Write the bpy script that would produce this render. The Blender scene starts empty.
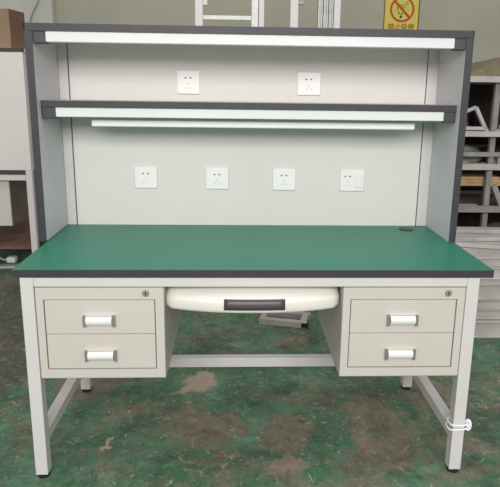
import bpy, bmesh, math, random
from mathutils import Vector, Matrix
random.seed(7)
C = bpy.context.scene.collection

# ------------------------------------------------------------------ materials
def lin(c):
    return tuple((v/255/12.92) if v/255 <= .04045 else ((v/255+.055)/1.055)**2.4 for v in c)

def mat(name, rgb, rough=.5, metal=0., var=.04, scale=12., bump=0., bscale=60.):
    m = bpy.data.materials.new(name); m.use_nodes = True
    nt = m.node_tree; b = nt.nodes['Principled BSDF']
    b.inputs['Roughness'].default_value = rough
    b.inputs['Metallic'].default_value = metal
    tc = nt.nodes.new('ShaderNodeTexCoord')
    n = nt.nodes.new('ShaderNodeTexNoise'); n.inputs['Scale'].default_value = scale
    n.inputs['Detail'].default_value = 5
    nt.links.new(tc.outputs['Object'], n.inputs['Vector'])
    r = nt.nodes.new('ShaderNodeValToRGB')
    c = lin(rgb)
    r.color_ramp.elements[0].position = .3; r.color_ramp.elements[1].position = .7
    r.color_ramp.elements[0].color = (*[v*(1-var*2) for v in c], 1)
    r.color_ramp.elements[1].color = (*[min(1, v*(1+var*2)) for v in c], 1)
    nt.links.new(n.outputs['Fac'], r.inputs['Fac'])
    nt.links.new(r.outputs['Color'], b.inputs['Base Color'])
    if bump:
        n2 = nt.nodes.new('ShaderNodeTexNoise'); n2.inputs['Scale'].default_value = bscale
        nt.links.new(tc.outputs['Object'], n2.inputs['Vector'])
        bp = nt.nodes.new('ShaderNodeBump'); bp.inputs['Strength'].default_value = bump
        bp.inputs['Distance'].default_value = .002
        nt.links.new(n2.outputs['Fac'], bp.inputs['Height'])
        nt.links.new(bp.outputs['Normal'], b.inputs['Normal'])
    return m

M = dict(
    green=mat('green_laminate', (38, 122, 100), .42, 0, .03, 3, .15, 300),
    topedge=mat('dark_edge_band', (56, 54, 60), .5, 0, .05, 30),
    edge=mat('charcoal_edge_band', (56, 56, 61), .5, 0, .05, 30),
    block=mat('charcoal_plastic', (62, 63, 68), .45),
    panel=mat('pale_grey_panel', (216, 213, 208), .55, 0, .01, 2),
    side=mat('pale_blue_grey_panel', (208, 206, 209), .55, 0, .01, 2),
    frame=mat('warm_white_powder_coat', (210, 206, 204), .42, 0, .01, 4),
    cab=mat('warm_grey_cabinet_coat', (202, 196, 188), .45, 0, .01, 4),
    bar=mat('white_rail_coat', (222, 223, 222), .4, 0, .01, 4),
    white=mat('white_plastic', (236, 236, 232), .35, 0, .01, 5),
    tray=mat('cream_plastic', (226, 221, 213), .35, 0, .01, 5),
    dark=mat('dark_gap', (60, 56, 52), .7),
    slot=mat('socket_slot', (70, 70, 72), .6),
    bezel=mat('pale_silver_bezel', (222, 214, 206), .3, .1, .01, 20),
    grip=mat('dark_grip_plastic', (70, 62, 64), .4, 0, .05, 20),
    chrome=mat('bright_silver_plastic', (240, 240, 238), .25, .05, .01, 20),
    cap=mat('grey_metal_cap', (138, 135, 126), .4, .2, .1, 200),
    rubber=mat('black_rubber', (28, 28, 28), .7),
    lock=mat('brass_steel_lock', (158, 150, 136), .35, .3),
    diffuser=mat('lamp_diffuser', (244, 245, 245), .3, 0, .005, 4),
    groove=mat('lamp_groove', (190, 190, 190), .5),
    card=mat('brown_cardboard', (142, 118, 96), .8, 0, .06, 5),
    cardd=mat('shaded_cardboard', (112, 86, 68), .6, 0, .06, 8),
    greywhite=mat('dusty_white_metal', (176, 173, 168), .5, 0, .08, 8),
    dusty=mat('dusty_grey_metal', (140, 136, 130), .55, .1, .12, 12),
    alu=mat('aluminium_profile', (150, 150, 146), .4, .6, .05, 20),
    wood=mat('raw_wood_board', (190, 158, 112), .7, 0, .12, 9),
    sideshade=mat('shaded_cabinet_side', (110, 98, 88), .7, 0, .06, 9),
    redwood=mat('reddish_wood_board', (112, 82, 70), .7, 0, .12, 9),
    darkcloth=mat('dark_maroon_cloth', (58, 44, 44), .9, 0, .2, 10),
    greybag=mat('grey_plastic_bag', (128, 128, 126), .45, 0, .2, 14, .6, 20),
    sack=mat('dusty_dark_sack', (84, 78, 76), .85, 0, .15, 14, .6, 20),
    olive=mat('olive_brown_shadow', (118, 108, 86), .85, 0, .1, 30),
    yellow=mat('sign_yellow', (222, 208, 92), .5, 0, .02, 5),
    red=mat('sign_red', (190, 70, 35), .5, 0, .02, 5),
    letter=mat('sign_lettering', (176, 104, 50), .5),
    signedge=mat('sign_brown_edge', (140, 80, 50), .5),
    black=mat('sign_black', (30, 32, 25), .5),
    cable=mat('white_cable', (238, 238, 240), .4),
    greencap=mat('dark_green_cap', (20, 62, 52), .45),
    seal=mat('dark_trim', (70, 58, 56), .6),
)

def floor_material():
    m = bpy.data.materials.new('worn_green_painted_concrete'); m.use_nodes = True
    nt = m.node_tree; L = nt.links; N = nt.nodes; b = N['Principled BSDF']
    tc = N.new('ShaderNodeTexCoord')
    def noise(scale, detail=6, rough=.6, dist=0, off=0):
        mp = N.new('ShaderNodeMapping'); mp.inputs['Location'].default_value = (off, off*.7, off*.3)
        L.new(tc.outputs['Object'], mp.inputs['Vector'])
        n = N.new('ShaderNodeTexNoise'); n.inputs['Scale'].default_value = scale
        n.inputs['Detail'].default_value = detail; n.inputs['Roughness'].default_value = rough
        n.inputs['Distortion'].default_value = dist
        L.new(mp.outputs['Vector'], n.inputs['Vector']); return n.outputs['Fac']
    def ramp(src, stops):
        r = N.new('ShaderNodeValToRGB'); e = r.color_ramp.elements
        while len(e) < len(stops): e.new(.5)
        for i, (p, c) in enumerate(stops): e[i].position = p; e[i].color = (*c, 1)
        L.new(src, r.inputs['Fac']); return r.outputs['Color']
    def mask(src, a, c): return ramp(src, [(a, (0, 0, 0)), (c, (1, 1, 1))])
    def mix(f, a, c):
        x = N.new('ShaderNodeMix'); x.data_type = 'RGBA'
        L.new(f, x.inputs[0]); L.new(a, x.inputs[6])
        if isinstance(c, tuple): x.inputs[7].default_value = (*c, 1)
        else: L.new(c, x.inputs[7])
        return x.outputs[2]
    def mul(a, c):
        x = N.new('ShaderNodeMath'); x.operation = 'MULTIPLY'; L.new(a, x.inputs[0])
        if isinstance(c, float): x.inputs[1].default_value = c
        else: L.new(c, x.inputs[1])
        return x.outputs[0]
    green = ramp(noise(5, 8, .7), [(.3, lin((56, 78, 62))), (.5, lin((68, 112, 84))), (.75, lin((118, 150, 128)))])
    brown = ramp(noise(9, 8, .75, .3, 3.3), [(.3, lin((84, 76, 64))), (.55, lin((126, 116, 100))), (.8, lin((170, 156, 138)))])
    col = mix(mask(noise(3.6, 10, .78, .5, 11.2), .50, .60), green, brown)
    sep = N.new('ShaderNodeSeparateXYZ'); L.new(tc.outputs['Object'], sep.inputs[0])
    wob = noise(9, 8, .75, 0, 2.); wob2 = noise(9, 8, .75, 0, 7.)
    def patches(col, lst):
        for (x, y, rx, ry, c, st) in lst:
            def ax(o, w, c0, r):
                a = N.new('ShaderNodeMath'); a.operation = 'SUBTRACT'; L.new(o, a.inputs[0]); a.inputs[1].default_value = c0
                d = N.new('ShaderNodeMath'); d.operation = 'MULTIPLY_ADD'; L.new(w, d.inputs[0]); d.inputs[1].default_value = .22; d.inputs[2].default_value = -.11
                s = N.new('ShaderNodeMath'); s.operation = 'ADD'; L.new(a.outputs[0], s.inputs[0]); L.new(d.outputs[0], s.inputs[1])
                q = N.new('ShaderNodeMath'); q.operation = 'DIVIDE'; L.new(s.outputs[0], q.inputs[0]); q.inputs[1].default_value = r
                p = N.new('ShaderNodeMath'); p.operation = 'MULTIPLY'; L.new(q.outputs[0], p.inputs[0]); L.new(q.outputs[0], p.inputs[1])
                return p.outputs[0]
            s = N.new('ShaderNodeMath'); s.operation = 'ADD'
            L.new(ax(sep.outputs[0], wob, x, rx), s.inputs[0]); L.new(ax(sep.outputs[1], wob2, y, ry), s.inputs[1])
            k = ramp(s.outputs[0], [(.70, (st,)*3), (1., (0, 0, 0))])
            col = mix(k, col, lin(c) if c else brown)
        return col
    col = patches(col, ((-1.35, 1.25, .50, .95, (66, 60, 48), .75), (.14, .20, .12, .14, None, .9), (-.16, .24, .16, .12, None, .85),
        (.50, .24, .12, .30, None, .9), (-.74, .58, .16, .14, None, .85), (.80, .48, .16, .10, None, .8), (-.85, .28, .08, .08, None, .7)))
    # fine chips where paint has come off
    col = mix(mul(mask(noise(24, 8, .8, .6, 5.1), .55, .62), .6), col, lin((150, 140, 122)))
    col = mix(mul(mask(noise(13, 9, .85, .8, 15.1), .53, .58), .5), col, lin((116, 108, 92)))
    col = mix(mul(mask(noise(17, 9, .85, .5, 25.1), .56, .60), .6), col, lin((52, 58, 46)))
    # pale chips
    col = mix(mul(mask(noise(38, 4, .6, 1.0, 8.7), .64, .69), .7), col, lin((190, 186, 170)))
    col = mix(mul(mask(noise(19, 9, .8, 1.5, 38.7), .60, .64), .55), col, lin((170, 172, 156)))
    col = mix(mul(mask(noise(6, 8, .8, .6, 51.), .58, .66), .65), col, lin((44, 112, 72)))
    # dark grime
    col = mix(mul(mask(noise(7, 6, .7, .2, 21.), .52, .7), .55), col, lin((38, 40, 32)))
    # scratches: stretched noise, two directions
    for ang, off in ((.6, 1.), (-.8, 4.), (1.4, 9.)):
        mp = N.new('ShaderNodeMapping'); mp.inputs['Rotation'].default_value = (0, 0, ang)
        L.new(tc.outputs['Object'], mp.inputs['Vector'])
        mp0 = mp; mp = N.new('ShaderNodeMapping'); L.new(mp0.outputs['Vector'], mp.inputs['Vector'])
        mp.inputs['Location'].default_value = (off, off, 0); mp.inputs['Scale'].default_value = (3.5, 45, 1)
        n = N.new('ShaderNodeTexNoise'); n.inputs['Scale'].default_value = 2.2; n.inputs['Detail'].default_value = 3
        n.inputs['Distortion'].default_value = .3
        L.new(mp.outputs['Vector'], n.inputs['Vector'])
        col = mix(mul(mask(n.outputs['Fac'], .70, .74), .55), col, lin((168, 172, 158)))
    col = patches(col, ((-.225, .60, .085, .10, (176, 156, 140), .8), (-.29, .54, .035, .05, (176, 156, 140), .8),
        (-.545, .135, .018, .05, (176, 158, 130), .9), (.13, .02, .08, .05, (168, 142, 124), .45)))
    L.new(col, b.inputs['Base Color'])
    b.inputs['Roughness'].default_value = .62
    bp = N.new('ShaderNodeBump'); bp.inputs['Strength'].default_value = .4; bp.inputs['Distance'].default_value = .004
    L.new(noise(30, 8, .7, 0, 1.), bp.inputs['Height']); L.new(bp.outputs['Normal'], b.inputs['Normal'])
    return m

def wall_material():
    m = mat('grimy_plaster', (180, 177, 160), .85, 0, .04, 1.5, .4, 25)
    return m

# ------------------------------------------------------------------ geometry helpers
def box(bm, x0, x1, y0, y1, z0, z1, bev=0., mi=0, rot=None, seg=1):
    r = bmesh.ops.create_cube(bm, size=1)
    vs = r['verts']
    for v in vs:
        v.co = Vector(((x0+x1)/2+v.co.x*(x1-x0), (y0+y1)/2+v.co.y*(y1-y0), (z0+z1)/2+v.co.z*(z1-z0)))
    fs = set(f for v in vs for f in v.link_faces)
    if bev:
        es = list(set(e for v in vs for e in v.link_edges))
        o = bmesh.ops.bevel(bm, geom=es, offset=bev, segments=seg, profile=.5, affect='EDGES', clamp_overlap=True)
        vs = list(set(v for f in o['faces'] for v in f.verts) | set(v for v in vs if v.is_valid))
        fs = set(f for v in vs for f in v.link_faces)
    for f in fs: f.material_index = mi
    if rot is not None:
        for v in vs: v.co = rot @ v.co
    return vs

def B(*boxes):
    bm = bmesh.new()
    for b in boxes:
        kw = {}
        if isinstance(b[-1], dict): kw = b[-1]; b = b[:-1]
        box(bm, *b, **kw)
    return bm

def cyl(bm, p, axis, r, h, n=24, r2=None, bev=0):
    z = Vector(axis).normalized()
    q = z.to_track_quat('Z', 'Y').to_matrix().to_4x4()
    mtx = Matrix.Translation(Vector(p)+z*h/2) @ q
    bmesh.ops.create_cone(bm, cap_ends=True, segments=n, radius1=r, radius2=r if r2 is None else r2, depth=h, matrix=mtx)
    return bm

def tube(bm, pts, r, n=8, closed=False):
    pts = [Vector(p) for p in pts]; rings = []
    N_ = len(pts); up = None
    for i, p in enumerate(pts):
        a = pts[(i-1) % N_] if (closed or i) else p; c = pts[(i+1) % N_] if (closed or i < N_-1) else p
        t = (c-a).normalized()
        if up is None: up = t.orthogonal().normalized()
        up = (up - t*up.dot(t)).normalized(); s = t.cross(up)
        rings.append([bm.verts.new(p+(up*math.cos(k*2*math.pi/n)+s*math.sin(k*2*math.pi/n))*r) for k in range(n)])
    for i in range(N_ if closed else N_-1):
        A, D = rings[i], rings[(i+1) % N_]
        for k in range(n): bm.faces.new((A[k], A[(k+1) % n], D[(k+1) % n], D[k]))
    if not closed: bm.faces.new(rings[0][::-1]); bm.faces.new(rings[-1])
    bmesh.ops.recalc_face_normals(bm, faces=bm.faces)
    return bm

def smooth_path(pts, k=6, closed=False):
    P = [Vector(p) for p in pts]; n = len(P); out = []
    for i in range(n if closed else n-1):
        g = lambda j: P[j % n] if closed else P[max(0, min(n-1, j))]
        a, b, c, d = g(i-1), g(i), g(i+1), g(i+2)
        for s in range(k):
            t = s/k
            out.append(.5*((2*b)+(c-a)*t+(2*a-5*b+4*c-d)*t*t+(3*b-a-3*c+d)*t**3))
    if not closed: out.append(P[-1])
    return out

def obj(name, bm, m, parent=None, smooth=False, label=None):
    me = bpy.data.meshes.new(name)
    bmesh.ops.recalc_face_normals(bm, faces=bm.faces)
    if parent is not None:
        w = Vector(parent['_w'])
        for v in bm.verts: v.co -= w
    else:
        xs = [v.co for v in bm.verts]
        w = Vector((sum(v.x for v in xs)/len(xs), sum(v.y for v in xs)/len(xs), min(v.z for v in xs)))
        for v in bm.verts: v.co -= w
    bm.to_mesh(me); bm.free()
    for mm in (m if isinstance(m, (list, tuple)) else [m]): me.materials.append(mm)
    if smooth:
        for p in me.polygons: p.use_smooth = True
    o = bpy.data.objects.new(name, me); C.objects.link(o)
    if parent is not None: o.parent = parent; o['_w'] = parent['_w']
    else: o.location = w; o['_w'] = tuple(w)
    if label: o['label'] = label
    return o

def tag(o, label, cat, group=None, kind=None):
    if label: o['label'] = label
    if cat: o['category'] = cat
    if group: o['group'] = group
    if kind: o['kind'] = kind
    return o

def thing(name, label, cat, loc=(0, 0, 0), group=None):
    o = bpy.data.objects.new(name, None); C.objects.link(o); o.location = loc
    o.empty_display_size = .1; o['_w'] = tuple(loc)
    return tag(o, label, cat, group)

def struct(name, bm, m):
    o = obj(name, bm, m); o['kind'] = 'structure'; return o

# ------------------------------------------------------------------ the setting
struct('floor', B((-6, 6, -5, 5.1, -.1, 0)), floor_material())
struct('wall_back', B((-6, 6, 5.1, 5.25, 0, 4.2)), wall_material())
struct('trim_1', B((-3.2, -2.13, 4.96, 5.1, 0, 4.2, dict(bev=.01))), mat('pale_pilaster_plaster', (196, 196, 188), .85, 0, .04, 2, .4, 25))

# ------------------------------------------------------------------ the workbench
W = thing('workbench', 'large white workbench with green top, two drawer cabinets and a charcoal edged shelf unit', 'workbench', (0, .3, 0))
XL, XR, YB = -.7645, .7735, .636
top = obj('tabletop', B((XL+.002, XR-.002, .002, YB-.002, .725, .7502, dict(bev=.0008))), M['green'], W)
obj('edge_band', B((XL, XR, 0, .004, .7245, .7494), (XL, XR, YB-.004, YB, .7245, .7494),
                   (XL, XL+.004, .004, YB-.004, .7245, .7494), (XR-.004, XR, .004, YB-.004, .7245, .7494),
                   (XL+.004, XR-.004, .004, .03, .7243, .7252)), M['topedge'], top, label='black edge strip around the green top')
bm = bmesh.new(); cyl(bm, (.648, .545, .7500), (0, 0, 1), .029, .0035, 28); cyl(bm, (.648, .545, .7535), (0, 0, 1), .025, .001, 28)
obj('cable_grommet', bm, M['greencap'], W, label='round dark green cable hole cover')

LXL, LXR, LW = -.7415, .7315, .041
legs = {}
for sx_, x0 in (('l', LXL), ('r', LXR-LW)):
    for y0 in (.002, .562):
        lg = obj('leg', B((x0, x0+LW, y0, y0+LW, .015, .7245, dict(bev=.002, seg=2))), M['frame'], W)
        bm = bmesh.new(); cyl(bm, (x0+LW/2, y0+LW/2, .0), (0, 0, 1), .020, .012, 20); cyl(bm, (x0+LW/2, y0+LW/2, .010), (0, 0, 1), .008, .008, 12)
        obj('rubber_foot', bm, M['rubber'], lg, label='black rubber levelling foot')
    obj('side_rail', B((x0+.001, x0+LW-.001, .043, .562, .125, .165, dict(bev=.002, seg=2))), M['frame'], W)
    obj('top_rail', B((x0+.001, x0+LW-.001, .043, .562, .685, .7245, dict(bev=.002))), M['frame'], W)
obj('rear_stretcher', B((LXL+LW, LXR-LW, .5635, .602, .118, .160, dict(bev=.002, seg=2))), M['frame'], W)
obj('rear_rail', B((LXL+LW, LXR-LW, .5635, .602, .685, .7245, dict(bev=.002))), M['frame'], W)
obj('front_rail', B((LXL+LW, LXR-LW, .003, .03, .6925, .7245, dict(bev=.002))), M['frame'], W)

# drawer cabinets: sheet-steel box, framed opening, two drawers, cam lock
def cabinet(x0, x1, ox0, ox1, lockx, tagl):
    zt, zb, ot, ob, yf, yb = .6915, .3755, .650, .407, .004, .50
    ym = .024
    cab = obj('drawer_cabinet', B(
        (x0, x0+.0015, yf, yb, zb, zt), (x1-.0015, x1, yf, yb, zb, zt), (x0, x1, yb-.0015, yb, zb, zt),
        (x0, x1, yf, yb, zb, zb+.0015), (x0, x1, yf, yb, zt-.0015, zt),
        (x0+.0005, ox0, yf, ym, zb+.0005, zt-.0005), (ox1, x1-.0005, yf, ym, zb+.0005, zt-.0005),
        (ox0, ox1, yf, ym, zb+.0005, ob), (ox0, ox1, yf, ym, ot, zt-.0005)), M['cab'], W, label=tagl)
    bm = bmesh.new(); cyl(bm, (lockx, yf+.001, .6705), (0, -1, 0), .009, .005, 20, .0085)
    box(bm, lockx-.0018, lockx+.0018, yf-.0055, yf-.0035, .6655, .6755, mi=1)
    cyl(bm, (lockx, yf+.0005, .6705), (0, -1, 0), .0115, .002, 24)
    obj('lock', bm, [M['lock'], M['black']], cab, smooth=False, label='small round key lock')
    zm = .5305
    for (za, zc) in ((zm+.001, ot-.003), (ob+.003, zm-.001)):
        g = .003
        a, b = ox0+g, ox1-g
        d = obj('drawer', B((a, b, yf+.0015, yf+.018, za, zc, dict(bev=.0012)),
                            (a+.01, a+.012, yf+.018, yb-.03, za+.01, zc-.02), (b-.012, b-.01, yf+.018, yb-.03, za+.01, zc-.02),
                            (a+.01, b-.01, yf+.018, yb-.03, za+.01, za+.012), (a+.01, b-.01, yb-.032, yb-.03, za+.01, zc-.02)), M['cab'], W)
        hc = (ox0+ox1)/2+(-.002 if x0 < 0 else -.003); hz = (za+zc)/2-(.008 if za > zm else .008)
        hz = .5815 if za > zm else .4605
        h, w = .021, .053
        # pull: bezel, curved label plate, two end caps
        bm = bmesh.new()
        yy = yf+.0015
        box(bm, hc-w, hc+w, yy-.004, yy+.0, hz-h, hz+h, bev=.001, mi=1)
        box(bm, hc-w+.010, hc+w-.010, yy-.012, yy-.003, hz+h-.006, hz+h-.001, bev=.001, mi=1)
        n = 10; prev = None
        for k in range(n+1):
            t = k/n; z = hz+h-.007-t*(2*h-.009); y = yy-.004-.016*math.sin(math.pi*min(1, .12+t*.83))**.8
            cur = (bm.verts.new((hc-w+.012, y, z)), bm.verts.new((hc+w-.012, y, z)))
            if prev: bm.faces.new((prev[0], prev[1], cur[1], cur[0]))
            prev = cur
        box(bm, hc-w+.012, hc+w-.012, yy-.0205, yy-.0185, hz+.0015, hz+.0035)
        hd = obj('drawer_handle', bm, [M['chrome'], M['bezel']], d, label='shiny silver drawer pull')
        for s in (-1, 1):
            xa = hc+s*(w-.0065)
            obj('handle_end_cap', B((xa-.0045, xa+.0045, yy-.016, yy-.0, hz-h+.0005, hz+h-.004, dict(bev=.0015))), M['cap'], d, label='grey end of the drawer pull')
    return cab
cabinet(-.6985, -.2905, -.674, -.3195, -.349, 'left drawer cabinet')
cabinet(.2855, .6895, .3115, .6640, .632, 'right drawer cabinet')

# keyboard tray: bowed front
def tray():
    bm = bmesh.new(); n = 28; xa, xb = -.289, .2785; yb_ = .36
    fr = lambda t: .018-.050*(1-abs(2*t-1)**2.4)
    secs = []
    for i in range(n+1):
        t = i/n; x = xa+(xb-xa)*t
        e = min(t, 1-t); k = min(1., e/.025); k = math.sqrt(max(0, 1-(1-k)**2))
        y = fr(t)+.014*(1-k); hh = .654+.005*k; lo = .6165-.004*k+.0*e
        inset = 0
        rise = .025+.004*k
        prof = [(yb_, lo), (y+.012, lo), (y+.003, lo+.004), (y, lo+.012), (y, hh-.010), (y+.003, hh-.003), (y+.010, hh+.002), (y+.036+.03*(fr(.0)-fr(t))/.050, hh+rise-.004), (max(y+.075, .07), hh+rise), (yb_, hh+rise)]
        secs.append([bm.verts.new((x, a, b)) for a, b in prof])
    for A, D in zip(secs, secs[1:]):
        m_ = len(A)
        for k in range(m_): bm.faces.new((A[k], A[(k+1) % m_], D[(k+1) % m_], D[k]))
    bm.faces.new(secs[0]); bm.faces.new(secs[-1][::-1])
    t_ = obj('keyboard_tray', bm, M['tray'], W, smooth=False, label='cream plastic pull-out keyboard tray')
    for p in t_.data.polygons: p.use_smooth = p.area < .01
    bm = bmesh.new(); secs = []
    for i in range(13):
        t = i/12; x = -.0985+.194*t; y = fr((x-xa)/(xb-xa))-.003
        z0, z1 = .6250, .6600
        secs.append([bm.verts.new(q) for q in ((x, y+.012, z0), (x, y, z0+.002), (x, y-.003, z0+.012), (x, y+.001, z1-.006), (x, y+.006, z1), (x, y+.014, z1))])
    for A, D in zip(secs, secs[1:]):
        for k in range(6): bm.faces.new((A[k], A[(k+1) % 6], D[(k+1) % 6], D[k]))
    bm.faces.new(secs[0]); bm.faces.new(secs[-1][::-1])
    obj('tray_grip', bm, M['grip'], t_, smooth=True, label='dark grey grip on the tray front')
    obj('slide_rail', B((xa-.0012, xa+.0, .06, .40, .628, .645)), M['cap'], t_); obj('slide_rail', B((xb, xb+.0062, .06, .40, .628, .645)), M['cap'], t_)
tray()

# rear shelf unit
PL, PR, PT = -.791, .7765, .0245
YH, YE, ZT = .340, .636, 1.5235
def banded(name, b, bands, label=None):
    p = obj(name, B((*b, dict(bev=.0005))), M['side'], W, label=label)
    obj('edge_band', B(*bands), M['edge'], p, label='charcoal edge strip')
    return p
banded('side_panel', (PL, PL+PT, YH+.002, YE, .7505, ZT-PT), [(PL-.0005, PL+PT+.0005, YH, YH+.003, .7505, ZT-PT+.001)])
banded('side_panel', (PR-PT, PR, YH+.002, YE, .7505, ZT-PT), [(PR-PT-.0005, PR+.0005, YH, YH+.003, .7505, ZT-PT+.001)])
banded('top_panel', (PL+.002, PR-.002, YH+.002, YE, ZT-PT, ZT), [(PL-.0005, PR+.0005, YH, YH+.003, ZT-PT, ZT+.0005), (PL-.0005, PL+.002, YH, YE, ZT-PT, ZT+.0005), (PR-.002, PR+.0005, YH, YE, ZT-PT, ZT+.0005)])
IL, IR = PL+PT, PR-PT
YU = .612
for x0, x1 in ((IL, IL+.037), (IR-.043, IR)):
    obj('upright', B((x0+.0005, x1, YU-.004, YE, .7505, ZT-PT, dict(bev=.0015))), M['frame'], W)
obj('back_panel', B((IL+.041, IR-.046, YU, YE-.006, .7505, ZT-PT)), M['panel'], W)
for a, b in ((IL+.036, IL+.042), (IR-.047, IR-.042)):
    obj('panel_gap', B((a, b, YU+.003, YE-.008, .7505, ZT-PT)), M['dark'], W, label='dark seam beside the back panel')
# top crossbar with corner blocks
cb = obj('crossbar', B((-.7225, .7115, .346, .384, 1.4625, ZT-PT-.0003, dict(bev=.002))), M['bar'], W, label='white bar under the top panel')
for a, b in ((IL+.0005, -.7225), (.7115, IR-.0005)):
    obj('corner_block', B((a, b, .3435, .386, 1.457, ZT-PT-.0003, dict(bev=.004, seg=2))), M['block'], cb, label='dark grey corner block')
for x in (-.44, -.02, .02, .155, .34):
    obj('panel_clip', B((x-.012, x+.012, .40, .425, 1.478, 1.4985, dict(bev=.002))), M['white'], W, label='small white clip under the top panel')
# shelf
sy0 = .378
sh = obj('shelf', B((IL+.003, IR-.003, sy0+.002, .607, 1.2405, 1.2635)), M['panel'], W)
obj('edge_band', B((IL+.002, IR-.002, sy0, sy0+.003, 1.2400, 1.2640)), M['edge'], sh, label='charcoal edge strip')
cb = obj('crossbar', B((-.7155, .7075, sy0+.004, sy0+.04, 1.2055, 1.2398, dict(bev=.002))), M['bar'], W, label='white bar under the middle shelf')
for a, b in ((IL+.001, -.7155), (.7075, IR-.001)):
    obj('corner_block', B((a, b, sy0+.002, sy0+.042, 1.198, 1.2398, dict(bev=.004, seg=2))), M['block'], cb, label='dark grey corner block')
# lamp
lf = obj('light_fixture', B((-.603, .665, .435, .475, 1.2010, 1.2400, dict(bev=.003))), M['bar'], W, label='slim white lamp housing under the shelf')
obj('lamp_diffuser', B((-.603, .618, .432, .478, 1.1690, 1.1950, dict(bev=.006, seg=3))), M['diffuser'], lf)
obj('lamp_seam', B((-.600, .615, .436, .474, 1.195, 1.2010)), M['groove'], lf)
# outlets
def outlet(x0, x1, z0, z1, switch=False):
    yy = YU; c = (x0+x1)/2; w = (x1-x0); zc = (z0+z1)/2
    p = obj('power_outlet', B((x0, x1, yy-.009, yy, z0, z1, dict(bev=.0025, seg=2))), M['white'], W, label='white wall socket plate' + (' with rocker switch' if switch else ''))
    ox = c-.018 if switch else c
    f = -.0095
    bs = [(ox-.0145, ox-.0075, yy+f, yy-.0085, zc+.0145, zc+.0195), (ox+.0055, ox+.0125, yy+f, yy-.0085, zc+.0145, zc+.0195)]
    for q in bs: obj('socket_slot', B(q), M['slot'], p, label='dark socket slot')
    for dx, dz, an in ((0, -.006, 0), (-.009, -.021, .5), (.009, -.021, -.5)):
        bm = bmesh.new()
        vs = box(bm, -.0016, .0016, yy+f, yy-.0085, -.0038, .0038)
        r = Matrix.Translation((ox+dx, 0, zc+dz)) @ Matrix.Rotation(an, 4, 'Y')
        for v in vs: v.co = r @ v.co
        obj('earth_slot', bm, M['groove'], p, label='thin grey socket slot')
    if switch:
        obj('switch', B((c+.012, c+.040, yy-.0125, yy-.008, zc-.030, zc+.028, dict(bev=.002))), M['white'], p, label='white rocker switch')
for a in ((-.300, -.210, 1.2915, 1.383), (.181, .275, 1.2925, 1.383), (-.481, -.389, .908, .997), (-.188, -.095, .906, .995), (.090, .184, .903, .993)):
    outlet(*a)
outlet(.372, .472, .901, .992, True)

# ------------------------------------------------------------------ cable wound on the front right leg
bm = bmesh.new()
cx, cy = .711, .0225
def ring(z, dz, rx, ry, ph=0):
    return [(cx+rx*(abs(math.cos(a))**.6)*math.copysign(1, math.cos(a)), cy+ry*(abs(math.sin(a))**.6)*math.copysign(1, math.sin(a)), z+dz*math.cos(a)) for a in [k*2*math.pi/28 for k in range(28)]]
tube(bm, ring(.184, .004, .0335, .0275), .0034, 8, True)
tube(bm, ring(.199, .000, .0300, .0262), .0034, 8, True)
tube(bm, smooth_path([(.742, .000, .180), (.752, -.004, .188), (.756, -.002, .205), (.748, 0, .216), (.738, .004, .210), (.742, .0, .196), (.750, -.003, .190), (.747, .004, .204)]), .0045, 8)
tube(bm, smooth_path([(.738, -.004, .182), (.750, -.008, .198), (.741, .002, .218), (.735, .008, .205)]), .004, 8)
for v in bm.verts: v.co.z -= .008; v.co.x -= max(0, (v.co.x-.735))*.3
tag(obj('cable', bm, M['cable'], smooth=True), 'white cable wound and knotted around the front right leg of the workbench', 'cable')

# ------------------------------------------------------------------ offcut frame on the floor under the bench
bm = bmesh.new()
R = Matrix.Translation((.23, 1.32, 0)) @ Matrix.Rotation(math.radians(-14), 4, 'Z')
for b in ((-.15, .125, -.06, -.025, .0, .035), (-.15, .13, .065, .10, .0, .035), (.085, .118, -.025, .065, .0, .035), (-.15, -.117, -.025, .065, 0, .035)):
    box(bm, *b, bev=.0015, rot=R)
fr = obj('tube_bracket', bm, M['greywhite'])
tag(fr, 'small white square-tube frame lying on the floor behind the workbench', 'metal bracket')
bm = bmesh.new(); box(bm, .1255, .131, -.0595, -.0255, .0005, .0345, rot=R); box(bm, .095, .1255, -.0612, -.0600, .004, .031, rot=R)
obj('end_cap', bm, M['rubber'], fr, label='black square tube end')

# ------------------------------------------------------------------ posts and profiles behind the shelf unit
t = thing('upright_stand', 'tall white and grey upright frame with one thin crossbar behind the shelf unit', 'metal stand', (-.1, 2.4, 0))
obj('upright', B((-.357, -.302, 2.4, 2.44, .0, 2.3, dict(bev=.003))), M['frame'], t)
obj('upright', B((.086, .124, 2.4, 2.44, .0, 2.3, dict(bev=.003))), M['frame'], t)
obj('crossbar', B((-.302, .033, 2.41, 2.43, 1.793, 1.820)), M['alu'], t, label='grey crossbar')
obj('crossbar', B((-.302, .033, 2.41, 2.43, .10, .14)), M['alu'], t, label='grey crossbar')
obj('profile', B((.033, .084, 2.405, 2.435, .0, 2.3, dict(bev=.003)), (.050, .066, 2.400, 2.405, 0, 2.3)), M['alu'], t, label='grey metal upright')
obj('bracket', B((-.302, -.27, 2.405, 2.43, 1.885, 1.925, dict(bev=.003))), M['frame'], t)
t = thing('metal_post', 'single white post with a small dark bracket behind the shelf unit', 'post', (.335, 2.42, 0))
obj('post', B((.306, .363, 2.4, 2.44, 0.0, 2.3, dict(bev=.003))), M['frame'], t)
obj('bracket', B((.363, .40, 2.405, 2.43, 1.90, 1.93, dict(bev=.003))), M['cap'], t, label='dark bracket')
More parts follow.
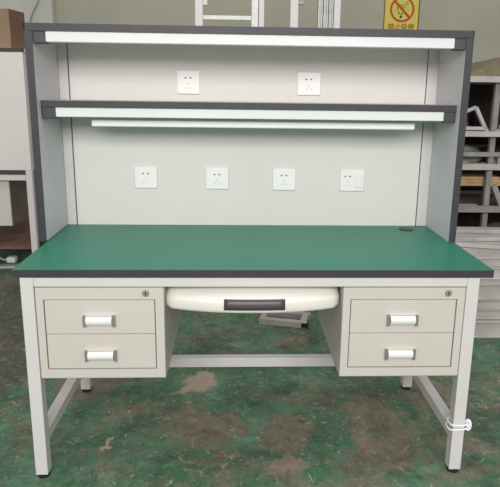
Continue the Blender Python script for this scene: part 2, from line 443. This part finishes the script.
for i, (x0, x1) in enumerate(((.500, .534), (.538, .572), (.576, .608))):
    w = x1-x0
    lb = ('grey aluminium profile nearest the single white post with bracket', 'grey aluminium profile in the middle of the row of three', 'grey aluminium profile touching the rightmost white post')[i]
    tag(obj('aluminium_profile', B((x0, x0+w*.36, 2.4, 2.435, 0, 2.3, dict(bev=.002)), (x1-w*.36, x1, 2.4, 2.435, 0, 2.3, dict(bev=.002)), (x0+.001, x1-.001, 2.41, 2.425, 0, 2.3)), M['alu']), lb, 'metal profile', 'aluminium profiles standing behind the bench')
tag(obj('metal_post', B((.612, .659, 2.4, 2.44, 0, 2.3, dict(bev=.003)), (.6095, .67, 2.39, 2.45, 0, .006)), M['frame']), 'rightmost white metal post standing beside three aluminium profiles', 'post')

# ------------------------------------------------------------------ no smoking sign
ys = 5.1
sg = thing('no_smoking_sign', 'yellow no smoking sign with red ring on the back wall', 'sign', (1.85, ys, 1.97))
sxc = 1.812*1.0; SC = (5.1+1.69)/(4.95+1.69)
def SX(x): return -.058+(x+.058)*SC
def SZ(z): return 1.303+(z-1.303)*SC
x0, x1, z0, z1 = SX(1.600), SX(2.010), SZ(1.985), SZ(2.42)
obj('sign_plate', B((x0, x1, ys-.006, ys-.0005, z0, z1)), M['yellow'], sg)
obj('sign_border', B((x0, x0+.012, ys-.0075, ys-.006, z0, z1), (x1-.014, x1, ys-.0075, ys-.006, z0, z1), (x0, x1, ys-.0075, ys-.006, z1-.012, z1), (x0, x1, ys-.0075, ys-.006, z0, z0+.012)), M['signedge'], sg, label='brown border line')
rc = Vector((SX(1.808), 0, SZ(2.242)))
bm = bmesh.new(); n = 48; ro, ri = .143, .120
vs = []
for k in range(n):
    a = 2*math.pi*k/n
    vs.append([bm.verts.new((rc.x+r*math.cos(a), y, rc.z+r*math.sin(a))) for r, y in ((ro, ys-.006), (ro, ys-.009), (ri, ys-.009), (ri, ys-.006))])
for k in range(n):
    A, D = vs[k], vs[(k+1) % n]
    for j in range(3): bm.faces.new((A[j], A[j+1], D[j+1], D[j]))
box(bm, -.125, .125, ys-.0095, ys-.0062, -.013, .013, rot=Matrix.Translation((rc.x, 0, rc.z)) @ Matrix.Rotation(math.radians(45), 4, 'Y'))
obj('prohibition_ring', bm, M['red'], sg, label='red ring with a diagonal bar')
bm = bmesh.new()
Q = Matrix.Translation((rc.x, 0, rc.z)) @ Matrix.Rotation(math.radians(-52), 4, 'Y')
box(bm, .02, .095, ys-.008, ys-.006, -.014, -.010, rot=Q); box(bm, .02, .095, ys-.008, ys-.006, .010, .014, rot=Q); box(bm, .091, .095, ys-.008, ys-.006, -.014, .014, rot=Q)
def fl(pts, r=.004): tube(bm, smooth_path([(rc.x+a, ys-.0055, rc.z+b) for a, b in pts]), r, 6)
fl([(-.045, -.01), (-.06, .01), (-.045, .03), (-.02, .045), (.0, .05), (.02, .04)]); fl([(-.01, .0), (.0, .02), (.015, .015)])
for a, b, r in ((-.012, -.082, .015), (-.035, -.045, .010), (-.045, -.025, .007), (.0, -.05, .011)):
    cyl(bm, (rc.x+a, ys-.006, rc.z+b), (0, -1, 0), r, .002, 10)
obj('cigarette_symbol', bm, M['black'], sg, label='black cigarette pictogram')
cu = bpy.data.curves.new('lettering', 'FONT'); cu.body = '禁止吸烟'; cu.size = .078; cu.align_x = 'CENTER'; cu.extrude = .0008; cu.offset = .0012
to = bpy.data.objects.new('tmp', cu); C.objects.link(to)
bpy.context.view_layer.update()
me = bpy.data.meshes.new_from_object(to.evaluated_get(bpy.context.evaluated_depsgraph_get()))
bpy.data.objects.remove(to)
bm = bmesh.new(); bm.from_mesh(me)
for v in bm.verts: v.co = Vector((v.co.x, -v.co.z, v.co.y))+Vector(((x0+x1)/2, ys-.0075, z0+.040))
obj('lettering', bm, M['letter'], sg, label='reddish brown Chinese lettering')

# wall cable
bm = bmesh.new()
tube(bm, smooth_path([(-2.235, 4.955, 2.6), (-2.245, 4.95, 2.4), (-2.275, 4.95, 2.25), (-2.35, 4.95, 2.12), (-2.39, 4.95, 1.95), (-2.40, 4.95, 1.5)]), .007, 6)
tag(obj('wall_cable', bm, M['dusty'], smooth=True), 'thin dark cable hanging down the pale pilaster at upper left', 'cable')

# ------------------------------------------------------------------ second workbench at left
t = thing('workbench', 'partly visible second workbench at the left edge with a grey end panel and white legs', 'workbench', (-1.9, 2.8, 0))
E_ = -1.484
obj('tabletop', B((-2.22, E_-.043, 2.20, 3.40, .722, .750)), M['seal'], t, label='dark edged worktop')
obj('top_rail', B((-2.18, E_-.043, 2.204, 2.24, .680, .7215, dict(bev=.002))), M['frame'], t)
for x in (E_-.042, -2.22):
    for y in (2.203, 3.35):
        lg = obj('leg', B((x, x+.042, y, y+.042, .02, .721 if x < -2 else .752, dict(bev=.002))), M['frame'], t)
        bm = bmesh.new(); cyl(bm, (x+.021, y+.021, 0), (0, 0, 1), .019, .021, 16); obj('rubber_foot', bm, M['rubber'], lg)
obj('lower_shelf', B((-2.17, E_-.044, 2.215, 3.34, .182, .197)), M['redwood'], t, label='reddish brown lower board')
ep = obj('end_panel', B((-1.79, E_, 2.202, 2.226, .753, 1.540)), M['panel'], t)
obj('edge_band', B((-1.79, E_+.001, 2.200, 2.228, 1.540, 1.565)), M['seal'], ep, label='dark edge strip')
obj('top_panel', B((-1.79, E_, 2.228, 3.38, 1.540, 1.565)), M['panel'], t)
obj('back_panel', B((E_-.022, E_-.006, 2.227, 3.38, .751, 1.539)), M['panel'], t)
dc = obj('drawer_cabinet', B((-2.10, -1.662, 2.245, 2.75, .345, .7215, dict(bev=.003))), M['cab'], t)
obj('shaded_side', B((-1.662, -1.656, 2.245, 2.75, .345, .720)), M['sideshade'], dc, label='shaded grey brown side of the cabinet')  # thin sheet that paints the cabinet side's shade in grey brown
Rb = Matrix.Translation((-1.577, 2.26, 0)) @ Matrix.Rotation(math.radians(-9), 4, 'Z')
bm = bmesh.new(); box(bm, -.34, 0, 0, .20, 1.5655, 1.820, bev=.002, rot=Rb)
cbx = obj('cardboard_box', bm, M['card'])
tag(cbx, 'brown cardboard box on top of the second workbench at upper left', 'box')
bm = bmesh.new(); box(bm, .0002, .0015, .002, .198, 1.568, 1.818, rot=Rb); obj('box_side', bm, M['cardd'], cbx, label='darker shaded side of the cardboard box')  # shade on this side is put into a darker cardboard colour
# adapter + cable + bar on floor
ad = obj('power_adapter', B((-1.82, -1.755, 2.46, 2.52, 0.0, .045, dict(bev=.008, seg=2))), M['cable'])
tag(ad, 'white power adapter on the floor at the left edge', 'power adapter')
bm = bmesh.new(); tube(bm, smooth_path([(-1.82, 2.49, .02), (-1.86, 2.51, .012), (-1.95, 2.60, .007), (-2.05, 2.58, .007), (-2.2, 2.65, .007)]), .006, 6)
obj('cord', bm, M['cable'], ad, smooth=True)
bm = bmesh.new(); box(bm, -.30, .15, -.03, .03, 0, .02, bev=.002, rot=Matrix.Translation((-1.80, 2.35, 0)) @ Matrix.Rotation(math.radians(4), 4, 'Z'))
tag(obj('metal_strip', bm, M['greywhite']), 'flat white metal strip on the floor in front of the power adapter', 'metal strip')

# ------------------------------------------------------------------ storage rack at right
t = thing('storage_rack', 'white metal storage rack loaded with scrap at the right edge', 'rack', (1.9, 2.3, 0))
X0, X1 = 1.30, 2.55
for x in (X0, X1-.045):
    for y in (2.0, 2.62):
        obj('post', B((x, x+.045, y, y+.045, 0, 1.45, dict(bev=.002))), M['greywhite'], t)
obj('post', B((1.655, 1.692, 2.045, 2.08, 0, 1.384, dict(bev=.002))), M['dusty'], t)
for z0, z1, m_, y in ((1.384, 1.423, 'greywhite', 2.0), (1.030, 1.066, 'greywhite', 2.0), (.806, .846, 'greywhite', 2.0), (.894, .924, 'dusty', 2.03), (.512, .556, 'dusty', 2.0)):
    for yy in (y, 2.63):
        obj('beam', B((X0+.045, X1-.045, yy, yy+.035, z0, z1, dict(bev=.002))), M[m_], t)
for z in (1.384, 1.030, .806, .512):
    obj('shelf', B((X0+.045, X1-.045, 2.036, 2.63, z+.005, z+.020)), M['dusty'], t)
obj('back_sheet', B((X0+.045, X1-.045, 2.666, 2.68, .02, 1.384)), M['darkcloth'], t, label='dark maroon sheet across the rack back')
obj('side_sheet', B((X0+.012, X0+.030, 2.046, 2.62, .02, 1.384)), M['darkcloth'], t, label='dark sheet across the rack side')

def blob(name, c, r, m, label, cat, seed, group=None, flat=.25):
    bm = bmesh.new(); bmesh.ops.create_icosphere(bm, subdivisions=4, radius=1)
    from mathutils import noise as nz
    for v in bm.verts:
        d = 1+.22*nz.noise(v.co*1.6+Vector((seed, 0, 0)))+.09*nz.noise(v.co*5+Vector((0, seed, 0)))+.03*nz.noise(v.co*13)
        p = v.co*d; p.z = max(p.z, -flat)
        v.co = Vector((c[0]+p.x*r[0], c[1]+p.y*r[1], c[2]+(p.z+flat)*r[2]))
    o = obj(name, bm, m, smooth=True); tag(o, label, cat, group); return o
S = 1.0502
blob('cloth_bundle', (1.83, 2.41, S), (.15, .17, .20), M['darkcloth'], 'dark maroon cloth bundle on the upper rack shelf', 'bundle', 3)
blob('plastic_bag', (1.50, 2.40, S), (.11, .14, .17), M['greybag'], 'grey plastic bag on the upper rack shelf behind the tilted white frame', 'bag', 8)
blob('plastic_bag', (1.55, 2.33, .8262), (.17, .19, .110), M['greybag'], 'flat grey plastic bag on the middle rack shelf', 'bag', 14)
blob('cloth_bundle', (1.92, 2.40, .8262), (.18, .16, .10), M['darkcloth'], 'low dark cloth bundle on the middle rack shelf', 'bundle', 21)
# tilted small frame on upper shelf
bm = bmesh.new()
R = Matrix.Translation((1.525, 2.078, S+.0)) @ Matrix.Rotation(math.radians(-12), 4, 'X')
for a, b in (((-.085, .095), (.03, .145)), ((.03, .145), (.095, .0)), ((-.085, .095), (-.075, .0)), ((-.075, .004), (.095, .004))):
    p0, p1 = Vector((a[0], 0, a[1])), Vector((b[0], 0, b[1]))
    d = (p1-p0); an = math.atan2(d.z, d.x)
    r_ = R @ Matrix.Translation(p0) @ Matrix.Rotation(-an, 4, 'Y')
    box(bm, -.012, d.length+.012, -.012, .012, -.0, .024, bev=.002, rot=r_)
mz = min(v.co.z for v in bm.verts)
for v in bm.verts: v.co.z += S-mz
tag(obj('tube_bracket', bm, M['greywhite']), 'small tilted white frame standing on the upper rack shelf', 'metal bracket')
# loose tubes on the shelves
for i, (x, y, z, L_, a, r, m_) in enumerate(((1.57, 2.115, S, .42, 3, .013, 'greywhite'), (1.57, 2.155, S, .42, -4, .012, 'dusty'), (1.50, 2.07, .8262, .3, 3, .011, 'dusty'), (1.50, 2.07, .5322, .22, -8, .014, 'dusty'))):
    bm = bmesh.new()
    rr = Matrix.Translation((x, y, z+r)) @ Matrix.Rotation(math.radians(a), 4, 'Z')
    vs = tube(bm, [rr @ Vector((-L_/2, 0, 0)), rr @ Vector((L_/2, 0, 0))], r, 12)
    tag(obj('metal_tube', bm, M[m_]), ('pale tube along the front of the upper rack shelf', 'darker grey tube behind the pale tube on the upper rack shelf', 'grey tube at the front of the middle rack shelf', 'grey tube on the lowest rack shelf')[i], 'metal tube', 'loose tubes on the rack')
# scrap plates lying on the rack shelves
for i, (x, y, z, l, w, h, a, m_) in enumerate(((1.45, 2.192, S, .15, .03, .030, 2, 'dusty'), (1.53, 2.42, .8262, .34, .05, .012, -5, 'greywhite'), (1.86, 2.115, S, .22, .07, .05, -12, 'dusty'), (1.86, 2.12, .8262, .26, .07, .06, 5, 'greywhite'), (1.46, 2.12, .8262, .16, .05, .03, -14, 'wood'), (1.84, 2.16, .5322, .2, .12, .05, 15, 'sack'))):
    if i == 1: continue
    bm = bmesh.new(); rr = Matrix.Translation((x, y, z)) @ Matrix.Rotation(math.radians(a), 4, 'Z')
    box(bm, -l/2, l/2, -w/2, w/2, 0, .006, bev=.001, rot=rr); box(bm, -l/2, l/2, -w/2, -w/2+.006, .006, h, bev=.001, rot=rr); box(bm, -l/2, l/2, w/2-.006, w/2, .006, h, bev=.001, rot=rr)
    tag(obj('scrap_channel', bm, M[m_]), ('grey scrap channel behind the tubes on the upper rack shelf', '', 'grey scrap channel beside the dark bundle on the upper rack shelf', 'pale scrap channel at the right of the middle rack shelf', 'tan scrap channel in front of the bag on the middle rack shelf', 'dark scrap channel on the lowest rack shelf')[i], 'scrap channel', 'scrap channels on the rack')
# wood boards hung under the middle shelf rest on blocks of the lowest shelf
for i, (x, z, l, h, a) in enumerate(((1.72, .680, .66, .022, 0), (1.60, .7025, .42, .022, 1.2), (1.85, .7025, .30, .03, -1), (1.58, .7250, .40, .020, -1.5))):
    bm = bmesh.new()
    y = 2.21 if i != 2 else 2.20
    box(bm, -l/2, l/2, -.10, .12, z, z+h, bev=.002, rot=Matrix.Translation((x, y, 0)) @ Matrix.Rotation(math.radians(a), 4, 'Z'))
    o = obj('wooden_board', bm, M['wood'])
    if i == 2: bpy.data.objects.remove(o); continue
    tag(o, {0: 'lowest long tan wooden board in the rack', 1: 'middle tan wooden board in the rack, second of three stacked', 3: 'topmost thin tan wooden board in the rack'}[i], 'board', 'tan boards stacked in the rack')
for x, s in ((1.42, 'left'), (1.98, 'right')):
    tag(obj('wooden_block', B((x, x+.05, 2.12, 2.30, .5322, .680, dict(bev=.003))), M['redwood']), 'dark block holding up the tan boards at their '+s+' end', 'block')
# diagonal brace on the rack
bm = bmesh.new()
for a, b in (((1.70, .70), (1.77, .55)),):
    p0, p1 = Vector((a[0], 0, a[1])), Vector((b[0], 0, b[1])); d = p1-p0; an = math.atan2(d.z, d.x)
    box(bm, 0, d.length, 2.012, 2.036, -.017, .017, rot=Matrix.Translation(p0) @ Matrix.Rotation(-an, 4, 'Y'))
obj('brace', bm, M['dusty'], t)
blob('cloth_bundle', (1.78, 2.24, 0), (.30, .14, .30), M['sack'], 'large dark grey sack on the floor under the rack', 'sack', 33)
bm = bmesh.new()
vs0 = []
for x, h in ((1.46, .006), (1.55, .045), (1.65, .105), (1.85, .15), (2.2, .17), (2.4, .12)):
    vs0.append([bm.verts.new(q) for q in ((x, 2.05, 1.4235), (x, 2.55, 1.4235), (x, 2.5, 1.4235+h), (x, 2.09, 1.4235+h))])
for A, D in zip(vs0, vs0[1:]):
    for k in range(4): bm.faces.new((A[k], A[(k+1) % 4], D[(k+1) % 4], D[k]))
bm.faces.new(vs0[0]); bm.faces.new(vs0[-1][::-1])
tag(obj('shadow_wedge', bm, M['olive']), 'olive brown wedge standing in for a diagonal shadow above the rack', 'shadow wedge')  # added wedge, drawn in place of a sloping shadow on the wall

# ------------------------------------------------------------------ stack of white metal parts on the floor at right
names = ['lowest', 'second from the bottom', 'third from the bottom', 'fourth from the bottom', 'fifth from the bottom', 'topmost']
z = 0
for i, (h, x0, y0, y1, a) in enumerate(((.100, 1.03, 1.10, 1.80, 0), (.060, 1.06, 1.13, 1.82, 1.2), (.060, 1.02, 1.11, 1.80, -1), (.095, 1.05, 1.12, 1.80, 2.6), (.075, 1.00, 1.15, 1.82, -2.6), (.055, 1.04, 1.17, 1.84, 1.5))):
    bm = bmesh.new(); xm, ymid = 1.65, (y0+y1)/2
    R = Matrix.Translation((xm, ymid, 0)) @ Matrix.Rotation(math.radians(a), 4, 'Z')
    d = (y1-y0)/2
    # a tray-like sheet metal part: web set back between two flanges
    box(bm, x0-xm, 2.4-xm, -d, d, z, z+.012, bev=.002, rot=R)
    box(bm, x0-xm, 2.4-xm, -d, d, z+h-.014, z+h-.002, bev=.002, rot=R)
    box(bm, x0-xm+.002, 2.4-xm-.002, -d+.012, d-.012, z+.012, z+h-.014, rot=R)
    tag(obj('sheet_metal_part', bm, M['greywhite']), 'long white sheet metal part, '+names[i]+' of the floor stack at right', 'metal part', 'white metal parts stacked on the floor')
    z += h
# loose strips on top of / leaning at the stack
tops = z
for i, (x, y, a, l, w) in enumerate(((1.50, 1.32, -14, .75, .05), (1.45, 1.54, 3, .8, .10), (1.60, 1.72, -3, .85, .09))):
    bm = bmesh.new(); box(bm, -l/2, l/2, -w/2, w/2, tops, tops+.022, bev=.003, rot=Matrix.Translation((x, y, 0)) @ Matrix.Rotation(math.radians(a), 4, 'Z'))
    tag(obj('metal_strip', bm, M['greywhite']), ('slanting white strip at the front of the top of the floor stack', 'wide white strip across the middle of the top of the floor stack', 'white strip at the back of the top of the floor stack')[i], 'metal strip', 'loose strips on the floor stack')
blob('plastic_bag', (1.08, 1.60, tops), (.04, .06, .05), M['white'], 'small white plastic bag on the stack beside the shelf unit', 'bag', 40)

# ------------------------------------------------------------------ light
def area(name, loc, size, energy, col=(1, 1, 1), target=(0, .3, .6)):
    l = bpy.data.lights.new(name, 'AREA'); l.shape = 'RECTANGLE'; l.size, l.size_y = size; l.energy = energy; l.color = col
    o = bpy.data.objects.new(name, l); C.objects.link(o); o.location = loc
    o.rotation_euler = (Vector(target)-Vector(loc)).to_track_quat('-Z', 'Y').to_euler(); return o
area('ceiling_lamp', (.2, .2, 3.9), (3.2, 1.6), 38, (1, .97, .92), (.2, .3, .6))
area('front_light', (-.1, -4.6, 3.0), (3.6, 1.8), 290, (1, .985, .975), (0, .3, .8))  # unseen front light set by the shelf shadows' slope; no doorway is known
wd = bpy.data.worlds.new('World'); bpy.context.scene.world = wd; wd.use_nodes = True
wd.node_tree.nodes['Background'].inputs[0].default_value = (1, .985, .97, 1)
wd.node_tree.nodes['Background'].inputs[1].default_value = .64

# ------------------------------------------------------------------ camera
yaw, pitch, roll, f = -.0401, .2198, .0134, 557.06
R0 = Vector((math.cos(yaw), math.sin(yaw), 0)); F0 = Vector((-math.sin(yaw), math.cos(yaw), 0)); Z = Vector((0, 0, 1))
F = F0*math.cos(pitch)-Z*math.sin(pitch); U0 = F0*math.sin(pitch)+Z*math.cos(pitch)
Rt = R0*math.cos(roll)+U0*math.sin(roll); Up = -R0*math.sin(roll)+U0*math.cos(roll)
cam = bpy.data.cameras.new('camera'); co = bpy.data.objects.new('camera', cam); C.objects.link(co)
mw = Matrix((Rt, Up, -F)).transposed().to_4x4(); mw.translation = (-.0583, -1.6905, 1.3030)
co.matrix_world = mw
cam.sensor_width = 36; cam.sensor_fit = 'HORIZONTAL'; cam.lens = f/500*36
cam.shift_x = -.0178; cam.shift_y = -.0541; cam.clip_start = .05
bpy.context.scene.camera = co

for o in C.objects:
    if '_w' in o: del o['_w']
vs = bpy.context.scene.view_settings
vs.view_transform = 'Standard'; vs.look = 'None'; vs.gamma = 1; vs.use_curve_mapping = False; vs.exposure = -.27
